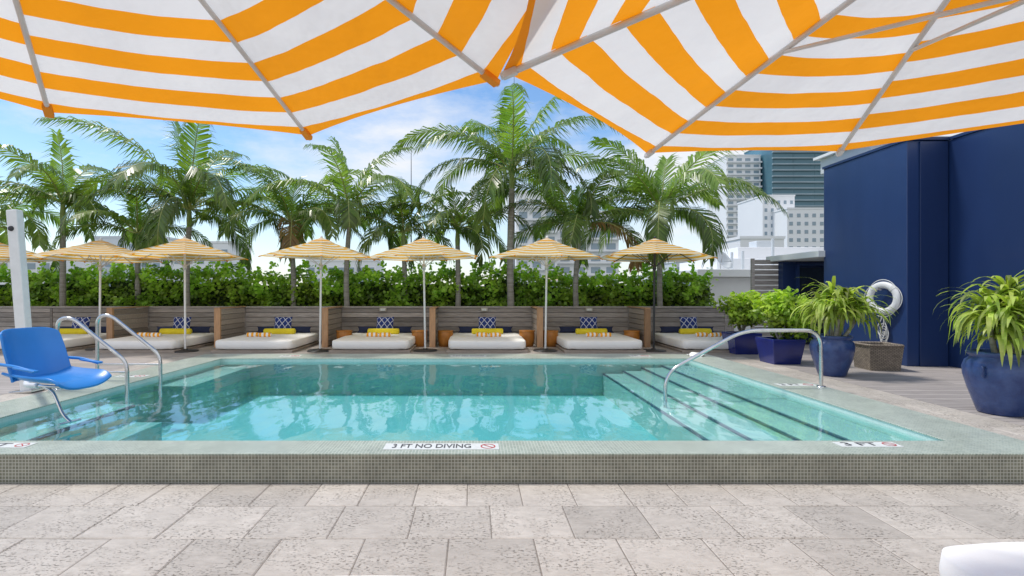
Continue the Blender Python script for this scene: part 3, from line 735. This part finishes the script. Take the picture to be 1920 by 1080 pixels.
cube_planter(X(1462,9.45),9.45,.84,'square cobalt planter with rounded leafy bush in front of the slat screen',31,.50,.90)
cube_planter(X(1390,10.9),10.9,.82,'leafy bush in a dark blue planter behind the square cobalt planter',32,.40,.98)
# basket
t=thing('wicker_basket','square grey brown wicker basket against the blue wall','basket',(X(1644,8.7),8.7,DECK),R(-8))
m=MB(); a,b,h=.225,.26,.42; ia,ib=a-.03,b-.03
def wallq(p,q,P,Q,n=1): 
    m.add([p,q,Q,P],[(0,1,2,3)],uv=[(0,0),((Vector(q)-Vector(p)).length,0),((Vector(q)-Vector(p)).length,h),(0,h)])
bt=[(-a,-a,0),(a,-a,0),(a,a,0),(-a,a,0)]; tp=[(-b,-b,h),(b,-b,h),(b,b,h),(-b,b,h)]
for k in range(4): wallq(bt[k],bt[(k+1)%4],tp[k],tp[(k+1)%4])
it=[(-ib,-ib,h),(ib,-ib,h),(ib,ib,h),(-ib,ib,h)]; ib_=[(-ia,-ia,.03),(ia,-ia,.03),(ia,ia,.03),(-ia,ia,.03)]
for k in range(4): wallq(it[(k+1)%4],it[k],ib_[(k+1)%4],ib_[k])
m.add(ib_,[(0,1,2,3)])
m.build('basket_body',M['wicker'],t)
MB().tube(rounded([(0,-b,h),(b,-b,h),(b,b,h),(-b,b,h),(-b,-b,h),(0.001,-b,h)],.05),.022,8).build('rim',M['wicker'],t)
tw=MB(); tw.grid(lambda u,v:((u-.5)*.42,(v-.5)*.42,.28+.06*noise.noise(Vector((u*4,v*4,7)))),14,14); 
tag(tw.build('pile_of_towels',M['navycloth'],loc=(X(1644,8.7),8.7,DECK)),'dark towels heaped inside the wicker basket','towel')

# ------------------------------------------------ buildings
def box_building(label,px0,px1,ytop,D,depth,floors_h,bays,mat,win=(.65,.5),fmin=None,slab=False,name='apartment_building',glass='glass',st=None):
    x0,x1=X(px0,D),X(px1,D); zt=Z(ytop,D); w=x1-x0
    t=thing(name,label,'building',((x0+x1)/2,D,-12))
    hh=zt+12
    MB().box(-w/2,w/2,0,depth,0,hh).build('walls',M[mat],t)
    MB().box(-w/2-.2,w/2+.2,-.2,depth+.2,hh+.01,hh+.6).build('parapet',M[mat],t)
    bw=w/bays; nfl=int((hh-(12 if fmin is None else fmin))/floors_h)
    wm=None; cnt=0; st=st or (.35 if D<200 else .8)
    for f in range(nfl):
        z=hh-.8-(f+1)*floors_h+floors_h*.25
        if slab:
            MB().box(-w/2-.3,w/2+.3,-1.3,-.13,z-floors_h*.22,z-floors_h*.22+st).build('balcony',M[slab],t)
        for b in range(bays):
            cnt+=1
            if cnt>100: break
            cx=-w/2+(b+.5)*bw
            if wm is None:
                o=MB().box(-bw*win[0]/2,bw*win[0]/2,-.12,-.01,0,floors_h*win[1]).build('window',M[glass],t); wm=o
            else: o=wm.copy(); COL.objects.link(o)
            o.location=(cx,0,z)
    return t
box_building('tall white balconied apartment tower left of the glass tower',1362,1426,292,300,25,3.6,4,'bldg',(.6,.55),fmin=30,slab='bldg',st=.9)
box_building('x',1424,1446,280,330,20,3.6,2,'bldg',(.8,.6),fmin=40)['label']='slim white tower slice squeezed between white tower and glass tower'
box_building('tall dark blue glass tower with balconies on every floor',1448,1564,262,290,30,3.4,3,'towerglass',(.9,.6),fmin=35,slab='towerslab',glass='towerglass',st=.7)
box_building('x',1430,1490,368,210,20,3.2,5,'bldg',(.4,.45),fmin=18)['label']='white apartment block with small windows, left of its lower neighbour'
box_building('x',1476,1548,392,200,20,3.2,5,'bldg',(.45,.45),fmin=14)['label']='lower white apartment block touching the blue wall silhouette'
box_building('x',1388,1470,448,110,12,3.0,4,'bldg',(.5,.4),fmin=10)['label']='low white flat roofed building behind the satellite dish'
box_building('x',968,1045,362,120,14,2.9,3,'bldg',(.6,.5),slab='bldg')['label']='white apartment block behind the tallest palm trunk'
box_building('x',1045,1160,400,125,16,2.9,4,'bldg',(.6,.5),slab='bldg')['label']='apartment block with white balconies right of the tallest palm'
box_building('x',170,305,446,160,14,3,6,'bldg2',(.5,.4))['label']='pale apartment block behind the large left palm'
box_building('x',300,432,456,150,14,3,6,'bldg',(.5,.4))['label']='pale apartment block just right of the large left palm'
box_building('x',-60,98,482,130,14,3,6,'bldg',(.6,.5))['label']='white low building behind the leftmost umbrellas'
box_building('x',575,705,490,140,12,3,7,'bldg',(.6,.45))['label']='white low building behind the fourth umbrella'
box_building('x',1268,1330,492,170,14,3,5,'bldg2',(.6,.5))['label']='grey low building between the wide right palm and white annex'
# annex
t=thing('roof_annex','low white annex with flat roof left of the blue wall','building',(X(1312,17.5),17.5,-12))
MB().box(0,6,0,6,0,13.95).build('walls',M['concrete_white'],t)
MB().box(-.25,6.2,-.4,6.2,13.96,14.22).build('roof_slab',M['concrete_white'],t,bevel=.02)
MB().box(1.3,6,1.5,5,14.23,14.7).build('roof_housing',M['bldg'],t,bevel=.02)
MB().box(2.6,6,2.5,5,14.71,15.2).build('roof_housing',M['bldg'],t,bevel=.02)
for a,bq in ((1.7,14.9),(2.1,14.95),(3.2,15.4)): MB().tube([(a,1.2,14.2),(a,1.2,bq)],.05,8).build('vent_pipe',M['bldg2'],t)
MB().box(3.6,4.3,3,3.6,15.201,15.5).build('air_unit',M['bldg2'],t,bevel=.02)
t=thing('satellite_dish','pale satellite dish standing on the white annex roof','satellite dish',(X(1352,17.6),17.6,2.23))
MB().lathe([(0,0),(.1,.008),(.2,.03),(.3,.07),(.38,.115)],28,M=Matrix.Translation((0,0,.28))@Matrix.Rotation(R(55),4,'X')@Matrix.Rotation(R(25),4,'Y')).build('dish',M['bldg2'],t,solid=.01)
MB().tube([(0,.05,0),(0,.05,.28)],.025,8).build('mast',M['rib'],t)
MB().tube([(0,0,.2),(-.1,-.32,.5)],.012,6).build('feed_arm',M['rib'],t)
for px,y0,D,lab in ((771,272,60,'thin antenna mast rising left of the tallest palm'),(964,120,80,'thin antenna mast seen above the tallest palm')):
    t=thing('antenna_mast',lab,'antenna',(X(px,D),D,-12)); zt=Z(y0,D)+12
    MB().tube([(0,0,0),(0,0,zt*.7),(0,0,zt)],[.14,.07,.03],6).build('mast',M['dark_metal'],t)
    MB().tube([(-.5,0,zt*.8),(.5,0,zt*.8)],.03,5).build('crossarm',M['dark_metal'],t)

# ------------------------------------------------ light
EL=63
s=Vector((-.60,.22,0)).normalized()*math.cos(R(EL))+Vector((0,0,math.sin(R(EL))))
sl=bpy.data.lights.new('sun','SUN'); sl.energy=2.9; sl.angle=R(8); sl.color=(1,.95,.87)
so=bpy.data.objects.new('sun',sl); COL.objects.link(so); so.rotation_euler=s.to_track_quat('Z','Y').to_euler()
W=bpy.data.worlds.new('World'); scene.world=W; W.use_nodes=True; nt=W.node_tree; bg=nt.nodes['Background']
sky=N(nt,'ShaderNodeTexSky',sky_type='NISHITA'); sky.sun_disc=False; sky.sun_elevation=R(EL); sky.sun_rotation=math.atan2(s.x,s.y)
sky.air_density=1.0; sky.dust_density=.5; sky.ozone_density=1.3
tc=N(nt,'ShaderNodeTexCoord'); sp=N(nt,'ShaderNodeSeparateXYZ'); nt.links.new(tc.outputs['Generated'],sp.inputs[0])
hs=N(nt,'ShaderNodeHueSaturation'); hs.inputs['Saturation'].default_value=1.18; hs.inputs['Value'].default_value=1.85; nt.links.new(sky.outputs[0],hs.inputs['Color'])
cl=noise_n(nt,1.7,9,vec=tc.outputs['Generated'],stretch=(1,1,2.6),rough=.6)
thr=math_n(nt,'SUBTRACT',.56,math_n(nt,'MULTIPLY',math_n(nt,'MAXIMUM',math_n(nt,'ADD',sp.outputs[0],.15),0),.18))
thr=math_n(nt,'SUBTRACT',thr,math_n(nt,'MULTIPLY',math_n(nt,'MAXIMUM',math_n(nt,'SUBTRACT',.25,sp.outputs[1]),0),.22))  # extra unseen cloud added behind the camera to whiten the ambient light
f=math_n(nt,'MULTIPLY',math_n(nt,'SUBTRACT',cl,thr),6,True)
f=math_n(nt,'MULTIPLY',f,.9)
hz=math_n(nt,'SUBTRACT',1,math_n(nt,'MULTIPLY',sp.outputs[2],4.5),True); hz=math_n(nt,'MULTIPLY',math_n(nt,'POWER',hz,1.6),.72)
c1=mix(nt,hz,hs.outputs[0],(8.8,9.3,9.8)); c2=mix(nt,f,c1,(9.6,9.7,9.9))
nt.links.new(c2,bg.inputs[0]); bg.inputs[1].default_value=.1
scene.view_settings.view_transform='Standard'; scene.view_settings.look='None'; scene.view_settings.exposure=0

cam=bpy.data.cameras.new('camera'); co=bpy.data.objects.new('camera',cam); COL.objects.link(co); scene.camera=co
co.location=(0,0,H); co.rotation_euler=(PI/2,0,0); cam.sensor_width=36; cam.lens=18; cam.shift_x=70/1920; cam.shift_y=5/1920; cam.clip_start=.05; cam.clip_end=9000
